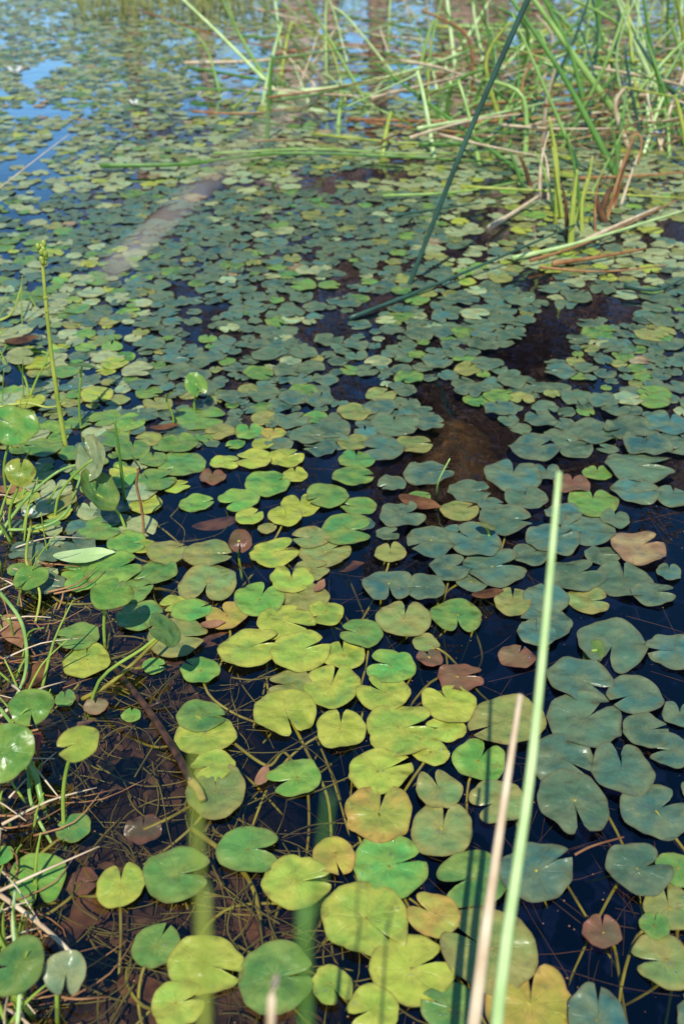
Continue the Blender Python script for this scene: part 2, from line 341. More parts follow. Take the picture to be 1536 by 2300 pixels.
for (px,py,wd,nd,code) in hand:
    P=water(px,py); rad=wd*depth_at(px,py)/F/2*1.02
    pads.append(dict(x=P.x,y=P.y,r=rad,a=image_notch_to_world(px,py,nd),c=code,px=px,py=py,nd=nd,hand=True))
cell=.1; grid={}
def gk(x,y): return (int(math.floor(x/cell)),int(math.floor(y/cell)))
def gadd(p): grid.setdefault(gk(p['x'],p['y']),[]).append(p)
for p in pads: gadd(p)
def clash(x,y,r,f):
    i,j=gk(x,y)
    for a in range(i-2,i+3):
        for b in range(j-2,j+3):
            for q in grid.get((a,b),()):
                if (q['x']-x)**2+(q['y']-y)**2<(f*(q['r']+r))**2: return True
    return False
def inell(px,py,cx,cy,a,b,rot=0):
    dx,dy=px-cx,py-cy; c,s=math.cos(R(rot)),math.sin(R(rot)); u=dx*c+dy*s; v=-dx*s+dy*c
    return (u/a)**2+(v/b)**2<1
def dens(px,py,x,y):
    if py>1010 and 40<px<340 and py<1330: return .5
    if py>1010 and -30<px<1570: return 0
    if inell(px,py,1045,985,115,82,20) or inell(px,py,985,895,70,36,20) or inell(px,py,800,875,60,36,0): return 0.0
    d=1
    if inell(px,py,810,770,72,50) or inell(px,py,970,820,70,30): d=.25
    if inell(px,py,770,610,100,40): d=.3
    if inell(px,py,290,760,120,28): d=.25
    if inell(px,py,640,560,120,35): d=.4
    if inell(px,py,1400,600,120,40): d=.45
    if inell(px,py,1040,560,60,40): d=.4
    if inell(px,py,-10,430,150,100): d=.18
    if inell(px,py,0,620,90,55): d=.25
    if inell(px,py,170,450,120,40): d=.35
    if inell(px,py,330,300,150,30) or inell(px,py,120,240,110,22): d=.4
    if px>420 and py<310 and not (py>235 and px<700): d=.17 if px<1000 else .13
    if px>700 and 220<py<320: d=.12
    if px>1180 and 330<py<640: d=.45
    if 250<px<700 and py<70: d=.35
    n=noise.noise(Vector((x*3.1,y*1.9,5)))+.6*noise.noise(Vector((x*8,y*6,9)))
    th=-.36 if py>420 else (-.30 if px>420 else -.38)
    return d*ss(th-.12,th+.16,n)
def codefor(px,py):  # teal code paints the shade over the middle pads
    if py<400 and px<760: return random.choices('lvtgyd',[6,3,3.5,1.5,.7,.5])[0]
    if 300<py<430: return random.choices('lyvt',[6,1.2,2,2])[0]
    if px>1000 and py<640: return random.choices('lyvbt',[5,1,2,.7,2.5])[0]
    if px<330 and py>560: return random.choices('lgybvt',[4,2,.8,.8,1,4])[0]
    if px<120: return random.choices('lgt',[3,1.5,2])[0]
    if py<330: return random.choices('lvgt',[4,3,.7,1])[0]
    return random.choices('tgvdl',[14,1.3,1.2,.15,.8])[0]
for k in range(150000):
    y=U(.9,9.5) if rnd()<.78 else U(.5,4)
    hw=y*.42+.9
    x=U(-hw,hw)
    px,py,t=proj((x,y,0))
    if px<-30 and y<2.0 : continue
    if py>1010 and px>1570: d=.5
    else: d=dens(px,py,x,y)
    if rnd()>d: continue
    r=U(.023,.037) if rnd()<.7 else U(.013,.023)
    if py>1010: r*=.9
    f=.76 if rnd()<.7 else .58
    if clash(x,y,r,f): continue
    p=dict(x=x,y=y,r=r,a=U(0,2*PI),c=codefor(px,py),px=px,py=py,nd=0,hand=False)
    q=proj((x+.02*math.cos(p['a']),y+.02*math.sin(p['a']),0)); p['nd']=math.degrees(math.atan2(-(q[1]-py),q[0]-px))
    pads.append(p); gadd(p)
inv=[p for p in pads if -40<p['px']<1576 and -20<p['py']<2330]
inv.sort(key=lambda p:-(p['r']*F/proj((p['x'],p['y'],0))[2])*(1.2 if p['hand'] else 1))
single=inv[:298]; sid=set(id(p) for p in single)
print('PADS',len(pads),'in view',len(inv))
def pad_matrix(p,tl=.035):
    t=U(0,tl); ta=U(0,2*PI)
    return Matrix.Rotation(t,4,Vector((math.cos(ta),math.sin(ta),0)))@Matrix.Rotation(p['a'],4,'Z')
drops=MB()
for p in single:
    mb=MB(); wv=.048 if p['c']=='t' else .028
    cu=U(0,.025)
    if p['c'] in 'rd': wv=.06
    pad_geo(mb,pad_matrix(p),p['r'],p['c'],52,6,wv+U(0,.015),0,curl=cu,rag=.02)
    zmin=min(v.z for v in mb.v); z=-zmin*.6+U(.0008,.005)
    if p['c']=='r' and p['px']<600 and p['py']>1800: z=-.012
    o=mb.build('lily_pad',M['pad'],loc=(p['x'],p['y'],z))
    if p['hand'] and z>0:
        for q in range(random.choice([0,1,1,3,5])):
            v=random.choice(mb.v); r_=U(.0008,.0024); drops.sphere(Vector((p['x'],p['y'],z+r_*.2))+v*.96,r_,.6,8,6)
    size='small' if p['r']<.034 else ('large' if p['r']>.047 else 'medium')
    b=f"{size} {CW[p['c']]} lily pad, notch facing {dirword(p['nd'])}"
    X=max(0,min(100,round(p['px']/1536*100))); Yp=max(0,min(100,round(p['py']/2300*100)))
    cands=[]
    best=min(LM,key=lambda m:(m[1]-p['px'])**2+(m[2]-p['py'])**2)
    dx,dy=p['px']-best[1],p['py']-best[2]
    if dx*dx+dy*dy<110**2 and abs(dx)>35:
        cands.append(f"{b}, {'right' if dx>0 else 'left'} of the {best[0]}")
    cands.append(f"{b}, {X}% across, {Yp}% down photo")
    tag(o,uniq(*cands),'lily pad','notched lily pads floating on the pond')
    if p['py']>1150 and p['px']<1150 or (p['py']>1800):
        aa=U(0,2*PI); L=U(.05,.16); gz=gh(p['x']+L*math.cos(aa),p['y']+L*math.sin(aa))
        gz=max(gz,-.2); bb=U(.3,1.3)*random.choice([-1,1])
        pts=[(0,0,-.0008),(L*.3*math.cos(aa),L*.3*math.sin(aa),-.012-z),(L*.7*math.cos(aa+bb*.5),L*.7*math.sin(aa+bb*.5),gz*.5-z),(L*1.2*math.cos(aa+bb),L*1.2*math.sin(aa+bb),gz+.004-z)]
        s=MB(); s.tube(pts,.0022,.0017,6,steps=5); s.build('leaf_stalk',M['stem'],parent=o)
tag(drops.build('water_droplets',M['drop']),'tiny glinting water droplets sitting on the nearer pads','water droplets',kind='stuff')
far=MB()
for p in pads:
    if id(p) in sid: continue
    lo=p['y']>3.2
    far_m=Matrix.Translation((p['x'],p['y'],U(.001,.004)))@pad_matrix(p,.035)
    pad_geo(far,far_m,p['r'],p['c'],20 if lo else 28,3,.045 if p['c']=='t' else .03,jit=.22,curl=U(-.01,.025),rag=.05)
tag(far.build('distant_lily_pads',M['pad']),'dense drift of small lily pads covering the far water','lily pads',kind='stuff')
# ---------------------------------------------------------------- reeds
RW={'green':'green','lgreen':'light green','ygreen':'yellow green','pale':'pale green','dgreen':'dark green','tan':'tan','orange':'rust brown','brown':'dark brown','straw_blade':'bleached'}
def reed(pts,mat,r0,r1,lying=False,label=None,name='reed_stem',grp='reeds crossing over the pond',bent=False,pw=1.0):
    P=[Vector(p) for p in pts]; off=P[0].copy()
    m=MB(); m.tube(P,r0,r1,7,flat=.7,steps=5,pw=pw)
    o=m.build(name,M[mat],loc=off,off=off)
    a=proj(P[0]); b=proj(P[-1]); mid=proj((P[0]+P[-1])/2)
    cx=max(0,min(1536,mid[0])); cy=max(0,min(2300,mid[1]))
    ln='leaning right' if b[0]-a[0]>25 else ('leaning left' if b[0]-a[0]<-25 else 'upright')
    if lying: ln='lying over water'
    if bent: ln='bent over'
    th='thick' if r0>.009 else ('slender' if r0>.005 else 'thin')
    lab=label or uniq(f"{th} {RW[mat]} reed {ln}, {round(cx/15.36)}% across, {round(cy/23)}% down photo",f"{th} {RW[mat]} reed {ln}, centred {cx/15.36:.1f}% across, {cy/23:.1f}% down photo")
    tag(o,lab,'reed',None if label else grp); return o
def up(x0,y0,x1,y1,mat,r=4.5,dy=0,bend=0.03,r1=None,k=1.55,**kw):
    a=water(x0,y0,-.08); A=water(x0,y0); b=at(x1,y1,A.y+dy); a=A+(A-b).normalized()*.05
    mid=(A+b)/2+Vector((U(-1,1)*bend,0,U(0,1)*bend))
    return reed([a,mid,b],mat,r*k/1000,(r1 if r1 else r*.4)*k/1000,**kw)
def lie(pp,mat,r=4.5,z=.02,zs=None,k=1.4,**kw):
    pts=[]
    for i,(x,y) in enumerate(pp):
        pts.append(water(x,y,(zs[i] if zs else z+U(-.004,.008))))
    return reed(pts,mat,r*k/1000,r*.4*k/1000,lying=True,**kw)
up(920,640,1202,-40,'dgreen',4.0,0,.01,r1=4.4,label='tall straight dark green reed rising from mid pond and leaning right past the top edge')
lie([(785,715),(1000,630),(1290,505)],'dgreen',5,zs=[.006,.02,.07],label='thick dark teal reed lying across the pads at the foot of the tall dark reed')
lie([(1150,580),(1300,545),(1560,465)],'pale',6,zs=[.01,.03,.06])
lie([(225,372),(420,368),(620,345),(900,352),(1160,368)],'green',6)
lie([(480,345),(700,335),(930,345),(1130,340)],'lgreen',4)
up(620,207,380,-30,'pale',7,.2); up(612,203,488,-30,'lgreen',7,0)
lie([(605,212),(830,185),(1060,112)],'pale',10,zs=[.02,.06,.12])
up(825,235,672,-30,'lgreen',6); up(672,195,722,50,'tan',4); up(705,160,560,-20,'green',4)
up(1415,300,1185,-20,'lgreen',11,.1); up(1388,408,1128,-30,'green',8,.2,.03); up(1320,300,1205,-30,'green',8,.1)
up(1180,395,840,140,'green',6,.5); up(975,290,1175,175,'lgreen',5,.5); up(1490,235,1378,-20,'pale',9)
up(1300,375,1150,30,'lgreen',5,.2); up(1000,270,870,170,'lgreen',5,.5)
up(1345,115,1352,-40,'green',13,0); up(1475,180,1380,-30,'pale',7); up(1510,300,1440,-30,'green',7)
up(1100,330,1170,180,'lgreen',4,.2); up(1120,190,1080,-30,'green',5); up(960,190,1000,-30,'lgreen',5); up(1050,140,960,-30,'green',5)
up(1536,330,1440,60,'green',6,.2); up(1440,260,1560,40,'green',6,.2); up(1210,240,1330,-30,'dgreen',6); up(1260,330,1420,-30,'lgreen',6)
up(1390,250,1560,110,'pale',7,.5); up(1160,220,1320,60,'green',6,.5); up(1060,180,1240,40,'lgreen',6,.6)
for (x0,y0,x1,y1,mt,r) in [(1248,485,1232,262,'ygreen',9),(1262,490,1240,330,'ygreen',6),(1282,560,1296,380,'ygreen',9),(1290,500,1330,350,'ygreen',7),(1302,470,1270,300,'green',6),
    (1215,440,1232,295,'tan',6),(1228,440,1215,330,'tan',5),(1365,490,1425,300,'orange',6),(1375,470,1395,360,'tan',6),(1350,480,1372,420,'brown',14),(1360,500,1340,440,'brown',12),
    (1188,420,1165,350,'brown',8),(1180,425,1145,330,'green',6),(1395,460,1440,330,'tan',5),(1330,430,1400,290,'lgreen',5),(1310,520,1318,400,'ygreen',6),(1270,540,1262,420,'brown',7),(1340,520,1352,380,'orange',4),(1240,470,1200,340,'lgreen',5),(1385,440,1370,260,'green',5)]:
    up(x0,y0,x1,y1,mt,r,.03,.015,r1=r*.25,k=1.3)
reed([water(1378,470),at(1400,380,water(1378,470).y),at(1424,305,water(1378,470).y),at(1440,318,water(1378,470).y),at(1432,370,water(1378,470).y)],'orange',.006,.003,label='bent over rust brown dead stalk hooked at its top beside the right reed clump')
for pp,mt,r in [([(780,268),(1000,272),(1210,262)],'orange',6),([(820,275),(1050,300),(1200,330)],'orange',4),([(1190,585),(1330,540),(1560,430)],'orange',4),([(1240,592),(1340,578),(1450,558)],'orange',6),
    ([(1290,552),(1400,500),(1480,465)],'tan',7),([(860,440),(1040,430),(1200,400)],'lgreen',4),([(880,485),(980,470),(1080,455)],'dgreen',4),([(1100,510),(1150,480),(1210,440)],'tan',9),
    ([(1400,640),(1480,650),(1560,610)],'dgreen',5),([(1300,400),(1430,395),(1560,385)],'orange',5),([(1050,240),(1250,215),(1500,190)],'orange',5),([(1060,275),(1300,262),(1560,262)],'orange',5),
    ([(760,205),(900,225),(1010,275)],'lgreen',5),([(1080,215),(1290,190),(1500,215)],'ygreen',6),([(1210,600),(1350,610),(1500,595)],'orange',3),([(430,250),(560,255),(690,240)],'orange',4),
    ([(1130,110),(1350,95),(1560,120)],'green',7),([(1000,60),(1250,55),(1560,80)],'lgreen',7),([(620,120),(800,100),(1000,130)],'orange',6),([(700,300),(900,320),(1080,322)],'ygreen',4),([(1050,420),(1250,430),(1540,445)],'ygreen',4),([(820,180),(1000,160),(1180,150)],'tan',5)]:
    lie(pp,mt,r)
for k in range(72):
    x0=U(1010,1580); y0=U(70,350); L=U(130,360); an=random.choice([U(110,155),U(22,65),U(80,100)])
    up(x0,y0,x0+L*math.cos(R(an)),y0-L*math.sin(R(an)),random.choices(['green','lgreen','pale','ygreen','orange','tan','dgreen'],[7,5,4,3,1.5,3.5,2])[0],U(2.5,8),U(-.2,.6),.10)
for k in range(32):
    x0=U(980,1560) if rnd()<.8 else U(560,980); y0=U(90,380); A=water(x0,y0); s=random.choice([-1,1]); L1=U(60,200); L2=U(60,220)
    b=at(x0+s*U(5,60),y0-L1,A.y+U(-.1,.2)); c=at(x0+s*(60+L2*.8),y0-L1+U(-30,110),A.y+U(-.2,.4)); k_=b+(c-b)*.08
    if c.z<.01: c.z=.01
    reed([A-Vector((0,0,.05)),A.lerp(b,.5),b,k_,c],random.choices(['green','lgreen','pale','ygreen','tan','orange'],[5,5,4,3,5,1.5])[0],U(5,10)/1000,.0025,bent=True)
for k in range(30):
    x0=U(420,1010); y0=U(40,250); L=U(60,240); an=U(40,140)
    up(x0,y0,x0+L*math.cos(R(an)),y0-L*math.sin(R(an)),random.choices(['green','lgreen','pale','ygreen','tan'],[4,5,3,3,3])[0],U(2.5,5),U(-.1,.5),.08)
for k in range(46):
    x0=U(980,1540) if rnd()<.7 else U(500,980); y0=U(20,350); L=U(120,420); s=U(-.6,.6)
    lie([(x0-L/2,y0+L/2*s*.5),(x0,y0+U(-14,14)),(x0+L/2,y0-L/2*s*.5)],random.choices(['orange','lgreen','green','tan','ygreen','pale'],[3,4,3,4,3,3])[0],U(3,7),z=U(.02,.18))
for mt,cnt,nm,lb in (('thatch',200,'dead_reed_thatch','mat of dead brown reed stalks between the standing reeds'),('green',50,'fallen_green_reeds','thin fallen green stalks woven through the dead reed mat')):
    th=MB()
    for k in range(cnt):
        x0=min(1700,1580-abs(random.gauss(0,240))) if rnd()<.8 else U(560,1250); y0=U(-30,330); P=water(x0,y0,U(0,.10)); a=U(-.9,.9); L=U(.12,.5)
        d=Vector((math.cos(a),math.sin(a),U(-.15,.3))); q=P+d*L
        if q.z<0: q.z=.01
        th.tube([P,(P+q)/2+Vector((0,0,U(-.01,.04))),q],U(.002,.006),.001,5,steps=3)
    tag(th.build(nm,M[mt]),lb,'reeds',kind='stuff')
reed([(.10,.20,-.06),at(1105,2420,.36),at(1195,1700,.50),at(1255,1060,.62)],'pale',.0060,.0022,label='long pale green reed standing close to the viewer on the right, out of focus')
reed([(.06,.22,-.06),at(1050,2420,.38),at(1110,1950,.47),at(1168,1560,.56)],'tan',.0066,.0020,label='dry tan reed close to the viewer, left of the long pale green reed')
reed([(-.09,.10,.0),at(458,2400,.17),at(445,1950,.20),at(440,1660,.215)],'ygreen',.0020,.0008,label='blurred green reed tip very close to the viewer at lower left')
reed([(.0,.08,.0),at(690,2400,.17),at(712,2050,.19),at(740,1780,.205)],'green',.0020,.0006,label='blurred green reed very close to the viewer at bottom centre')
reed([(-.03,.2,.0),at(612,2420,.30),at(622,2190,.335)],'tan',.0034,.0018,label='short blurred beige stalk tip at the bottom edge')
reed([water(-60,470,.12),water(60,375,.20),water(158,300,.26)],'tan',.0016,.0010,label='fine pale dry stalk crossing the left edge above the pads',lying=True)
P_=[(.40,.02,0),(.36,.08,.7),(.25,.18,1.06),at(960,-60,.23),at(720,172,.23),at(480,395,.23),at(235,622,.23)]
reed(P_,'straw_blade',.00002,.00135,label='drooping dry blade hanging close to the viewer, a blurred pale diagonal band at upper left',pw=4.5)
# ---------------------------------------------------------------- emergent leaves and plants
def blade_matrix(c,n,nd):
    n=Vector(n).normalized(); x=Vector(nd); x=(x-n*x.dot(n)).normalized(); y=n.cross(x)
    m=Matrix((x,y,n)).transposed().to_4x4(); m.translation=c; return m
def emergent(bpx,c,wpx,n,nd,code,label,stalk='grass',r=.0026,dY=0,fold=.0,notch=None,base=None):
    B=water(*bpx); 
    cpt=at(c[0],c[1],B.y+dY); dep=proj(cpt)[2]; rad=wpx*dep/F/2
    root=empty('emergent_leaf',B)
    m=MB(); pad_geo(m,blade_matrix(cpt-B,n,nd),rad,code,44,6,.04,notchw=notch,curl=fold); m.build('leaf_blade',M['leaf'],parent=root)
    s=MB(); q=cpt-B; s.tube([(0,0,-.06),q*.3+Vector((U(-.01,.01),0,.0)),q*.72+Vector((U(-.008,.008),0,.004)),q-Vector(n).normalized()*.0008],r,r*.75,7,steps=4)
    s.build('leaf_stalk',M[stalk],parent=root)
    tag(root,label,'water plant leaf'); return root
emergent((15,1110),(32,955),112,(.2,-.4,.85),(-1,.4,0),'b','glossy bright green leaf held above water at left edge, highest of the left group')
emergent((22,1200),(46,1062),64,(.1,-.9,.35),(.2,.5,1),'y','round yellow green leaf on a thin stalk near the left edge, facing the viewer')
emergent((110,1160),(208,1032),100,(-.6,-.62,.5),(-.5,.5,.6),'l','pale green leaf tilted on edge above the arching stem at left',fold=.15)
emergent((445,925),(440,862),56,(.3,-.62,.7),(.3,-.3,-1),'b','small shiny upright green leaf standing alone left of centre')
emergent((180,960),(185,820),70,(.1,.2,.5),(-1,0,0),'g','thin green leaf held flat on a stalk beside the flower stalk')
emergent((290,1190),(218,1110),110,(.5,-.12,.6),(-.6,.5,0),'g','dark green folded leaf raised over the left pads beside a short stem',fold=.3)
emergent((318,1200),(315,1050),60,(.6,.3,.3),(-.4,0,.6),'v','olive leaf seen edge on atop a reddish stalk at left','orange')
emergent((228,1440),(250,1335),95,(.1,-.1,.95),(.5,1,0),'b','bright green leaf standing on a short stalk over the brown shallows')
emergent((50,1690),(70,1585),98,(.1,-.15,.95),(.3,-1,0),'b','bright green oval leaf raised at lower left above the red stem')
emergent((132,1850),(178,1668),94,(-.1,-.1,.9),(-1,-.3,0),'y','glowing light green leaf raised on a curved stalk at lower left')
emergent((10,1800),(8,1690),140,(.02,-.42,.85),(-1,0,0),'b','large glossy leaf cut off by the left edge with white sheen')
emergent((180,1575),(372,1415),90,(.45,-.05,.4),(-.8,-.3,.2),'g','narrow green leaf seen edge on at the end of a long slanting stem')
emergent((110,2260),(148,2185),95,(.1,-.3,.9),(.2,-1,0),'l','wet cupped leaf among roots in the bottom left corner',fold=.25)
emergent((20,2260),(40,2170),130,(-.2,-.1,.9),(-1,0,0),'g','dull green leaf against the left edge near the bottom corner')
emergent((1100,1210),(1092,1180),44,(.2,.2,.7),(.3,1,0),'v','tiny folded olive leaf poking up between teal pads right of centre')
emergent((540,1240),(540,1215),52,(.1,-.7,.6),(0,-1,-.2),'r','small reddish cone shaped leaf standing between yellow green pads',fold=.35)
emergent((1345,1470),(1332,1465),60,(-.5,-.1,.5),(0,1,0),'g','slim folded green leaf standing on the large teal pad at right')
emergent((60,890),(45,800),60,(.2,-.2,.8),(1,.3,0),'l','light green leaf held above the upper left bank grass')
emergent((135,800),(60,790),80,(-.3,.2,.6),(-1,.3,0),'b','second bright leaf over the upper left bank, nearer the flower stalk')
emergent((385,960),(378,885),42,(-.3,.3,.6),(-1,.3,0),'y','tiny yellow green leaf on a stalk left of the shiny upright leaf')
emergent((20,1330),(70,1295),80,(.1,-.1,.9),(-.4,-1,0),'b','bright green leaf low at the left edge above the pinkish dead leaf')
B=water(148,1000); root=empty('flower_stalk',B)
tip=at(93,548,B.y); pts=[Vector((0,0,-.06)),(at(128,880,B.y)-B),(at(108,720,B.y)-B),tip-B]
s=MB(); s.tube(pts,.0052,.0028,8,steps=6); s.build('stem',M['ygreen'],parent=root)
for i in range(11):
    f=i/10; p=(at(97,590,B.y)-B)*(1-f)+(tip-B)*f
    b=MB(); b.sphere(p+Vector((U(-.006,.006),U(-.004,.004),0)),U(.0035,.006),1.5); b.build('bud',M['ygreen'],parent=root)
for fy,fx in ((700,104),(670,101),(905,132)):
    b=MB(); p=at(fx,fy,B.y)-B; b.tube([p,p+Vector((.006,0,.004))],.0045,.002,6); b.build('node_scale',M['ygreen'],parent=root)
tag(root,'tall green flower stalk with buds at its tip rising at the left','flower stalk')
up(280,1125,258,940,'green',4,0,.004,r1=1.5,k=1,label='short straight dark green stem standing at left beside the folded leaf')
reed([water(980,1115,-.02),at(985,1080,water(980,1115).y),at(1010,1030,water(980,1115).y)],'lgreen',.0024,.0012,label='slim pale shoot curving up in front of the dark water gap')
def flower(px,py,wpx,lab):
    B=water(px,py+8); c=at(px,py,B.y); dep=proj(c)[2]; r=wpx*dep/F/2
    root=empty('water_flower',B); m=MB()
    for k in range(5):
        a=k*2*PI/5+U(-.2,.2); ca,sa=math.cos(a),math.sin(a); b0=len(m.v); q=c-B
        for (u,v,zz) in ((0,0,0),(.45,-.28,.25),(1,-.22,.55),(1.1,0,.6),(1,.22,.55),(.45,.28,.25)):
            m.v.append(q+Vector(((u*ca-v*sa)*r,(u*sa+v*ca)*r,zz*r)))
        m.f.append(tuple(b0+i for i in range(6)))
    m.build('petals',M['white'],parent=root)
    s=MB(); s.sphere(q+Vector((0,0,r*.2)),r*.22); s.build('flower_centre',M['yellow'],parent=root)
    s=MB(); s.tube([(0,0,-.05),q],.002,.002,6); s.build('stalk',M['stem'],parent=root)
    tag(root,lab,'flower')
flower(35,165,42,'small white flower near the left edge among the farthest pads')
flower(303,236,30,'small white flower bud standing among far pads, right of the edge flower')
flower(67,1158,30,'small white flower low among stems at the left edge')
a=water(225,1460,-.02); b=water(330,1590,.004); c=water(395,1690,.012); d=water(430,1755,.016); e=water(455,1797,.016)
root=empty('sunken_twig',c); s=MB(); s.tube([a-c,b-c,Vector((0,0,0)),d-c],.0042,.0056,9,steps=4); s.build('bark_length',M['twig'],parent=root)
s=MB(); s.tube([d-c+Vector((0,0,.0005)),(d+e)/2-c+Vector((.002,0,.001)),e-c],.0058,.0048,9); s.build('broken_end',M['twigend'],parent=root)
s=MB(); s.tube([b-c,b-c+Vector((.03,.012,.006))],.003,.0015,6); s.build('side_shoot',M['twig'],parent=root)
tag(root,'dark brown waterlogged twig with pale broken end slanting at lower left','twig')
def stemcurve(pp,mat,r,lab,zs):
    P=[water(x,y,z) for (x,y),z in zip(pp,zs)]; m=MB(); m.tube(P,r,r*.7,6,steps=6); o=m.build('plant_stem',M[mat],loc=P[0],off=P[0]); tag(o,lab,'plant stem')
stemcurve([(0,1200),(60,1120),(130,1060),(190,1040)],'lgreen',.0032,'pale green stem arching from the left edge toward the tilted leaf',[.01,.03,.05,.07])
stemcurve([(20,1190),(90,1185),(150,1150),(185,1060)],'lgreen',.0028,'second pale stem looping below the arching one at left',[.01,.02,.03,.05])
stemcurve([(0,915),(60,905),(110,915),(150,905)],'ygreen',.0028,'yellow green stem lying from the left edge to the flower stalk',[.03,.03,.02,.02])
stemcurve([(60,1700),(80,1740),(95,1800),(110,1840)],'lgreen',.0045,'short thick pale stem at lower left beside the red stem',[.04,.02,.0,-.03])
stemcurve([(90,1650),(78,1700),(72,1760)],'red',.0045,'short bright red stem at lower left',[.035,.02,-.01])
stemcurve([(185,1570),(240,1540),(300,1490),(365,1425)],'stem',.0035,'long slanting olive stem crossing the brown twig',[.0,.02,.04,.05])
stemcurve([(430,1860),(520,1930),(570,2000),(590,2110)],'stem',.0036,'thick yellow underwater stem bending down left of centre',[-.006,-.012,-.016,-.03])
stemcurve([(520,1665),(600,1720),(640,1690),(690,1770)],'stem',.0024,'thin underwater stem curling under pads left of centre',[-.006,-.012,-.012,-.02])
stemcurve([(655,1620),(690,1690),(735,1790),(745,1900)],'stem',.0026,'yellow underwater stem hanging from the pads at lower centre',[-.004,-.012,-.02,-.03])
stemcurve([(270,2010),(272,2100),(268,2190)],'stem',.0022,'straight underwater stem below the small yellow pad at lower left',[-.003,-.015,-.03])
stemcurve([(0,1590),(60,1680),(70,1800),(120,1900)],'lgreen',.0028,'pale runner stem winding down the left edge',[.02,.02,.01,-.01])
stemcurve([(0,2010),(70,2060),(150,2130),(170,2170)],'tan',.0030,'dry tan root crossing the bottom left corner',[.015,.02,.02,.01])
stemcurve([(40,2300),(45,2200),(30,2080),(35,2000)],'pale',.0024,'thin pale shoot standing in the bottom left corner',[.02,.05,.06,.05])
stemcurve([(1290,1920),(1330,1900),(1400,1880)],'orange',.0018,'thin rusty stem under the teal pads at lower right',[-.01,-.01,-.012])
stemcurve([(0,1330),(50,1400),(60,1500),(30,1580)],'lgreen',.0032,'thick light green stem curling beside the reddish tan dead leaf',[.02,.03,.02,.01])
stemcurve([(70,1180),(60,1260),(90,1330),(80,1400)],'ygreen',.0026,'yellow green stem drooping below the white flower at left',[.03,.03,.02,.0])
stemcurve([(0,720),(30,700),(50,640)],'ygreen',.003,'short yellow green shoot at the left edge beyond the grass',[.03,.04,.06])
# ---------------------------------------------------------------- fallen leaves
def fallen(px,py,wpx,z,mat,ang,lobes,lab,tilt=.1):
    P=water(px,py,z); rad=wpx*depth_at(px,py,z)/F/2; m=MB()
    M4=Matrix.Rotation(tilt,4,Vector((U(-1,1),U(-1,1),0)).normalized())@Matrix.Rotation(R(ang),4,'Z')
    n=44; m.v.append(M4@Vector((0,0,.002)))
    for ring in (.5,1):
        for i in range(n):
            th=2*PI*i/n; o=1 if lobes==0 else (.78+.22*math.cos(lobes*th))
            o=o*(1+.05*math.sin(3*th+1)); sx=1.0; sy=.5
            tipf=1+.25*math.exp(-(min(th,2*PI-th)/.25)**2)
            m.v.append(M4@Vector((rad*sx*o*tipf*ring*math.cos(th),rad*sy*o*ring*math.sin(th),rad*.10*ring*math.sin(2*th+1)+rad*.12*abs(math.sin(th))*ring)))
    for i in range(n):
        j=(i+1)%n; m.f.append((0,1+i,1+j)); m.f.append((1+i,1+n+i,1+n+j,1+j))
    o=m.build('fallen_leaf',M[mat],loc=P); tag(o,lab,'dead leaf','dead leaves lying in the pond')
fallen(440,1450,130,-.012,'dead',30,7,'rust coloured lobed dead leaf under water between pads left of centre')
fallen(370,1495,110,-.02,'dead',170,5,'dark brown lobed leaf under water beside the small bright pad')
fallen(30,1415,110,.012,'deadlight',-60,0,'reddish tan dead leaf resting at the left edge beside grass')
fallen(130,1645,130,-.008,'dead',20,7,'wide red brown lobed leaf beneath the raised light green leaf')
fallen(935,1128,90,.006,'dead',-20,0,'curled brown dead leaf floating at the rim of the dark gap')
fallen(365,960,60,.010,'dead',10,0,'small upturned pinkish brown dead leaf beside green pads at upper left')
fallen(190,2060,200,-.03,'dead',60,5,'large dark dead leaf on the bed at lower left')
fallen(330,2230,150,-.03,'dead',-20,0,'broad dark dead leaf sunk beneath the pads at bottom left')
fallen(560,2080,150,-.035,'dead',130,5,'dim brown leaf on the bed at bottom left of centre')
fallen(480,1180,100,-.02,'dead',10,0,'dark red sunken leaf under the pads left of centre')
fallen(110,1255,140,-.004,'deadlight',12,0,'pinkish brown dead leaf under the pale stems at the left edge')
fallen(20,1100,60,.006,'deadlight',0,0,'small reddish dead leaf at the left edge below the round leaf')
fallen(718,1318,46,.006,'deadlight',70,0,'small orange dead leaf folded between yellow green pads')
fallen(475,1402,50,.008,'deadlight',10,0,'pale orange spotted dead leaf beside a golden pad left of centre')
fallen(770,1275,80,-.03,'dead',20,0,'dark purple brown sunken leaf in the open water left of centre')
fallen(590,1745,60,.004,'deadlight',75,0,'thin curled tan leaf beside a bright green pad at lower centre')
fallen(1090,1335,66,.006,'dead',10,0,'small curled dark red leaf between teal pads right of centre')
fallen(45,765,70,.012,'brown',10,0,'dark wet leaf at the left edge above the grass')
fallen(180,1250,120,.014,'pale',12,0,'pale green narrow leaf lying flat over the left pads')
fallen(80,1520,90,.004,'dead',80,0,'dark red dead leaf beneath stems at the left edge, above the oval leaf')
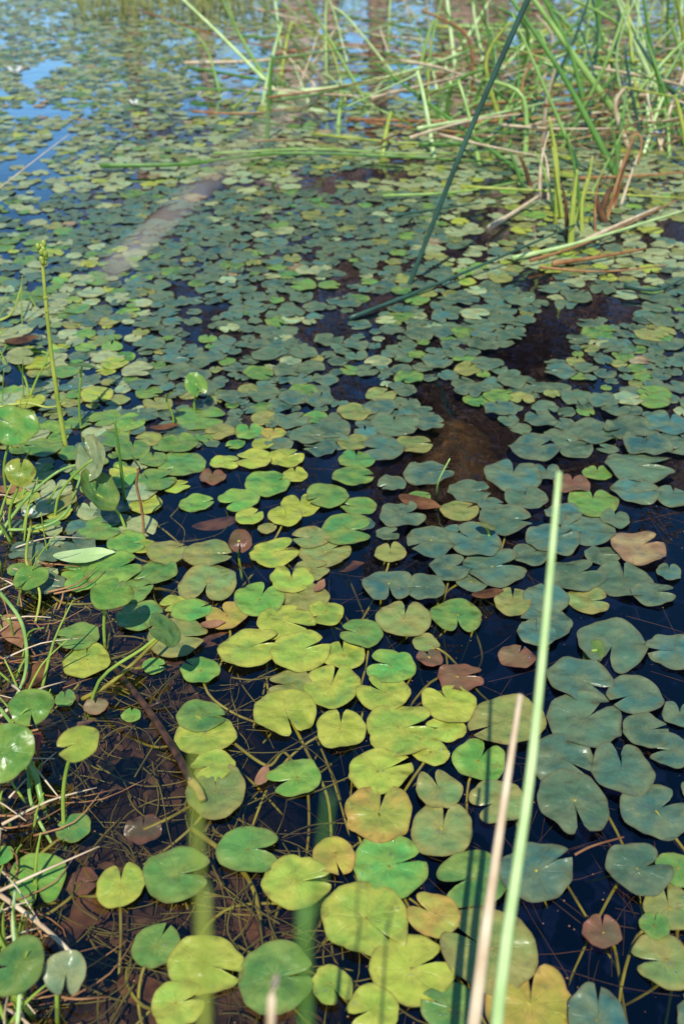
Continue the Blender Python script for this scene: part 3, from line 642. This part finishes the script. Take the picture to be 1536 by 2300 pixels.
# ---------------------------------------------------------------- stuff
wd=MB()
for k in range(320):
    py=U(1150,2300); px=U(0,min(1000,380+ (py-1150)*.45))
    z=-U(.006,.05); P=water(px,py,z); a=U(0,2*PI); L=U(.02,.05); c=U(-.6,.6); pts=[P]
    for q in range(4):
        P=P+Vector((math.cos(a),math.sin(a),U(-.08,.08)))*L; P.z=min(P.z,-.003); pts.append(P); a+=c+U(-.3,.3)
    wd.tube(pts,U(.0005,.0018),.0006,4,steps=3)
tag(wd.build('underwater_weed',M['weed']),'tangle of thin yellow weed stems under the shallow water','weed',kind='stuff')
wd=MB()
for k in range(260):
    py=U(900,2200); px=U(350,1536)
    z=-U(.01,.03); P=water(px,py,z); a=U(0,2*PI); L=U(.08,.22); c=U(-.5,.5)
    P1=P+Vector((math.cos(a),math.sin(a),0))*L*.5; P2=P1+Vector((math.cos(a+c),math.sin(a+c),0))*L*.5
    wd.tube([P,P1,P2],U(.0003,.0006),.0003,4,steps=3)
tag(wd.build('drifting_filaments',M['brown']),'hair fine brown filaments drifting just under the open water','weed',kind='stuff')
lt=MB()
for k in range(800):
    py=U(1100,2320); px=U(-40,min(900,300+(py-1150)*.4)); P=water(px,py,-.03); P.z=max(gh(P.x,P.y)+.004,-.12); a=U(0,2*PI); r=U(.004,.022); q=U(.25,.6); b0=len(lt.v)
    for j in range(7):
        t=j*2*PI/7; u,v=r*math.cos(t),r*q*math.sin(t); lt.v.append(P+Vector((u*math.cos(a)-v*math.sin(a),u*math.sin(a)+v*math.cos(a),U(0,.006))))
    lt.f.append(tuple(b0+j for j in range(7)))
tag(lt.build('leaf_litter',M['litter'],smooth=False),'rotting leaf litter scattered on the shallow pond bed','leaf litter',kind='stuff')
db=MB()
for k in range(500):
    px=U(0,1536); py=U(500,2300); P=water(px,py,.0015); r=U(.0005,.0014); a=U(0,PI); b0=len(db.v)
    for j in range(5): db.v.append(P+Vector((r*math.cos(a+j*1.26)*U(.6,1.4),r*math.sin(a+j*1.26)*U(.5,1),U(0,.0006))))
    db.f.append(tuple(b0+j for j in range(5)))
tag(db.build('floating_debris',M['deadlight']),'tiny specks of plant debris floating on the water','debris',kind='stuff')
gr=MB()
for k in range(190):
    py=U(680,2330); px=U(-160,55) if rnd()<.88 else U(40,110)
    P=water(px,py,-.01); h=U(.04,.14); a=U(-1.2,1.2)+(PI if rnd()<.3 else 0); b=U(.1,.7)
    gr.tube([P,P+Vector((math.cos(a)*h*.45*b,math.sin(a)*h*.45*b,h*.5)),P+Vector((math.cos(a)*h*b,math.sin(a)*h*b,h*U(.75,1)))],U(.0016,.0036),.0007,5,steps=3)
tag(gr.build('bank_grass',M['grass']),'thin green grass and shoots tangled along the left bank','grass',kind='stuff')
gr=MB()
for k in range(70):
    py=U(900,2330); px=U(-160,50)
    P=water(px,py,U(0,.02)); h=U(.05,.14); a=U(-1.4,1.4)+(PI if rnd()<.3 else 0)
    q=P+Vector((math.cos(a)*h,math.sin(a)*h,U(-.02,.02))); q.z=max(q.z,.002)
    gr.tube([P,(P+q)/2+Vector((0,0,U(0,.015))),q],U(.001,.0026),.0006,5,steps=3)
tag(gr.build('bank_straw',M['tan']),'dry straw lying matted along the left bank','straw',kind='stuff')
gr=MB()
for k in range(420):
    P=water(U(180,620),U(-60,50),0); h=U(.1,.35); a=U(0,2*PI)
    gr.tube([P,P+Vector((math.cos(a)*h*.2,math.sin(a)*h*.2,h*.6)),P+Vector((math.cos(a)*h*.6,math.sin(a)*h*.6,h))],.0035,.001,4,steps=3)
tag(gr.build('far_marsh_grass',M['straw']),'yellow green marsh grass growing at the top edge','grass',kind='stuff')
rt=MB()
for k in range(80):
    py=U(1250,2300); P=water(U(-60,160),py,U(-.01,.012)); a=U(-.6,.6)+(0 if rnd()<.5 else 2); L=U(.04,.12)
    rt.tube([P,P+Vector((math.cos(a)*L*.5,math.sin(a)*L*.5,U(0,.012))),P+Vector((math.cos(a+.4)*L,math.sin(a+.4)*L,U(-.01,.006)))],U(.0008,.0022),.0005,5,steps=3)
tag(rt.build('bank_roots',M['orange']),'fine reddish roots and dry stalks matted on the left bank','roots',kind='stuff')
# ---------------------------------------------------------------- trees beyond the pond (seen mirrored)
def tree(x,y,h,r,mat,lean,lab,leafy=1.0,tp=.4):
    B=Vector((x,y,gh(x,y)-.05)); root=empty('pond_side_tree',B); t=MB()
    pts=[Vector((0,0,0))]
    for k in range(1,6): pts.append(Vector((lean*h*k/5+U(-.16,.16),U(-.12,.12),h*k/5)))
    t.tube(pts,r,r*tp,10,steps=4); t.build('trunk',M[mat],parent=root)
    br=MB(); cr=MB()
    for k in range(int(22*leafy)+6):
        f=U(.25,1); i=f*(len(pts)-1); a=int(min(i,len(pts)-2)); p=pts[a].lerp(pts[a+1],i-a)
        an=U(0,2*PI); L=h*U(.10,.26)*(1.25-f*.6); d=Vector((math.cos(an),math.sin(an)*.8,U(.25,.9))).normalized()
        q1=p+d*L*.5; q2=p+d*L+Vector((0,0,L*U(-.1,.3))); br.tube([p,q1,q2],r*.28*(1.3-f),r*.05,5,steps=3)
        for m_ in range(3):
            d2=(d+Vector((U(-.8,.8),U(-.8,.8),U(-.2,.8)))).normalized(); s0=p.lerp(q2,U(.3,.9)); s1=s0+d2*L*.6
            br.tube([s0,s1],r*.09,r*.03,4)
            for l in range(int(24*leafy)):
                c=s0.lerp(s1,U(.2,1.15))+Vector((U(-1,1),U(-1,1),U(-1,1)))*.2*L; sz=U(.05,.11); b0=len(cr.v)
                u=Vector((U(-1,1),U(-1,1),U(-1,1))).normalized(); v=u.cross(Vector((U(-1,1),U(-1,1),U(-1,1)))).normalized()
                cr.v+= [c-u*sz,c+v*sz*.5,c+u*sz,c-v*sz*.5]; cr.f.append((b0,b0+1,b0+2,b0+3))
    br.build('branches',M[mat],parent=root)
    if cr.v: cr.build('crown',M['crown'],parent=root,smooth=False)
    tag(root,lab,'tree')
for (px,hh,r,lf,ln,mt,lab,tp) in [
 (1030,9.2,.42,1.9,.015,'bark','broad brown tree mirrored right of centre above the dark water gap',.8),
 (860,7.6,.16,1.2,.03,'bark','slim tree mirrored at mid pond',.5),
 (1210,8.2,.24,1.5,-.04,'bark','brown tree mirrored behind the right reeds',.5),
 (1400,8.2,.24,1.6,.03,'bark','leafy brown tree mirrored at the right edge',.6),
 (740,6.4,.12,1.0,-.04,'bark','young brown tree mirrored at top centre',.5),
 (690,7.2,.26,.6,-.17,'barklight','pale leaning tree trunk mirrored left of centre',.7),
 (470,6.4,.13,.9,.03,'bark','bushy brown tree mirrored among the left pads',.5),
 (300,7.2,.16,.9,.02,'bark','brown tree mirrored at upper left',.7),
 (1120,6.8,.16,1.5,.06,'bark','bushy leaning tree mirrored beside the broad brown one',.5),
 (-350,4,.10,1.0,.0,'bark','low tree beyond the left edge of the pond',.4),
 (1750,9,.2,1.2,.0,'bark','tall brown tree beyond the right edge of the pond',.4)]:
    Y=U(14.5,16); p=at(px,0,Y); tree(p.x,Y,hh,r,mt,ln,lab,lf,tp)
sh=MB()
for k in range(10000):
    x=U(-11,11); y=U(14,19); z=gh(x,y)+abs(random.gauss(0,.55))*(1.0+.5*noise.noise(Vector((x*.6,y,0))))*(.3 if x<-2 else 1.1); sz=U(.03,.1); b0=len(sh.v)
    c=Vector((x,y,z)); u=Vector((U(-1,1),U(-1,1),U(-.3,1.6))).normalized(); v=u.cross(Vector((U(-1,1),U(-1,1),U(-1,1)))).normalized()
    sh.v+=[c-u*sz,c+v*sz*.4,c+u*sz,c-v*sz*.4]; sh.f.append((b0,b0+1,b0+2,b0+3))
tag(sh.build('far_bank_scrub',M['crown'],smooth=False),'brown scrub along the far bank, seen mirrored in the pond','scrub',kind='stuff')
# ---------------------------------------------------------------- light and camera
EL=R(56); AZ=R(187)
S=Vector((math.sin(AZ)*math.cos(EL),math.cos(AZ)*math.cos(EL),math.sin(EL)))
ld=bpy.data.lights.new('sun','SUN'); ld.energy=5.0; ld.angle=R(.5); ld.color=(1,.95,.85)
lo=bpy.data.objects.new('sun',ld); COL.objects.link(lo); lo.rotation_euler=S.to_track_quat('Z','Y').to_euler()
W=bpy.data.worlds.new('World'); scene.world=W; W.use_nodes=True; N=W.node_tree.nodes; L=W.node_tree.links
sk=N.new('ShaderNodeTexSky'); sk.sky_type='NISHITA'; sk.sun_disc=False; sk.sun_elevation=EL; sk.sun_rotation=AZ; sk.dust_density=.2; sk.air_density=1.1; sk.ozone_density=3.5
hs=N.new('ShaderNodeHueSaturation'); hs.inputs['Saturation'].default_value=1.3; hs.inputs['Value'].default_value=1.1; L.new(sk.outputs[0],hs.inputs['Color'])
bg=N['Background']; L.new(hs.outputs[0],bg.inputs[0]); bg.inputs[1].default_value=.14
cd=bpy.data.cameras.new('camera'); cd.sensor_fit='VERTICAL'; cd.sensor_height=36; cd.sensor_width=24; cd.lens=36; cd.clip_start=.01; cd.clip_end=900
cd.dof.use_dof=True; cd.dof.focus_distance=1.5; cd.dof.aperture_fstop=5.0
co=bpy.data.objects.new('camera',cd); COL.objects.link(co); co.location=CAM; co.rotation_euler=(R(90)-PITCH,0,0)
scene.camera=co
scene.view_settings.view_transform='Standard'; scene.view_settings.look='None'; scene.view_settings.exposure=0
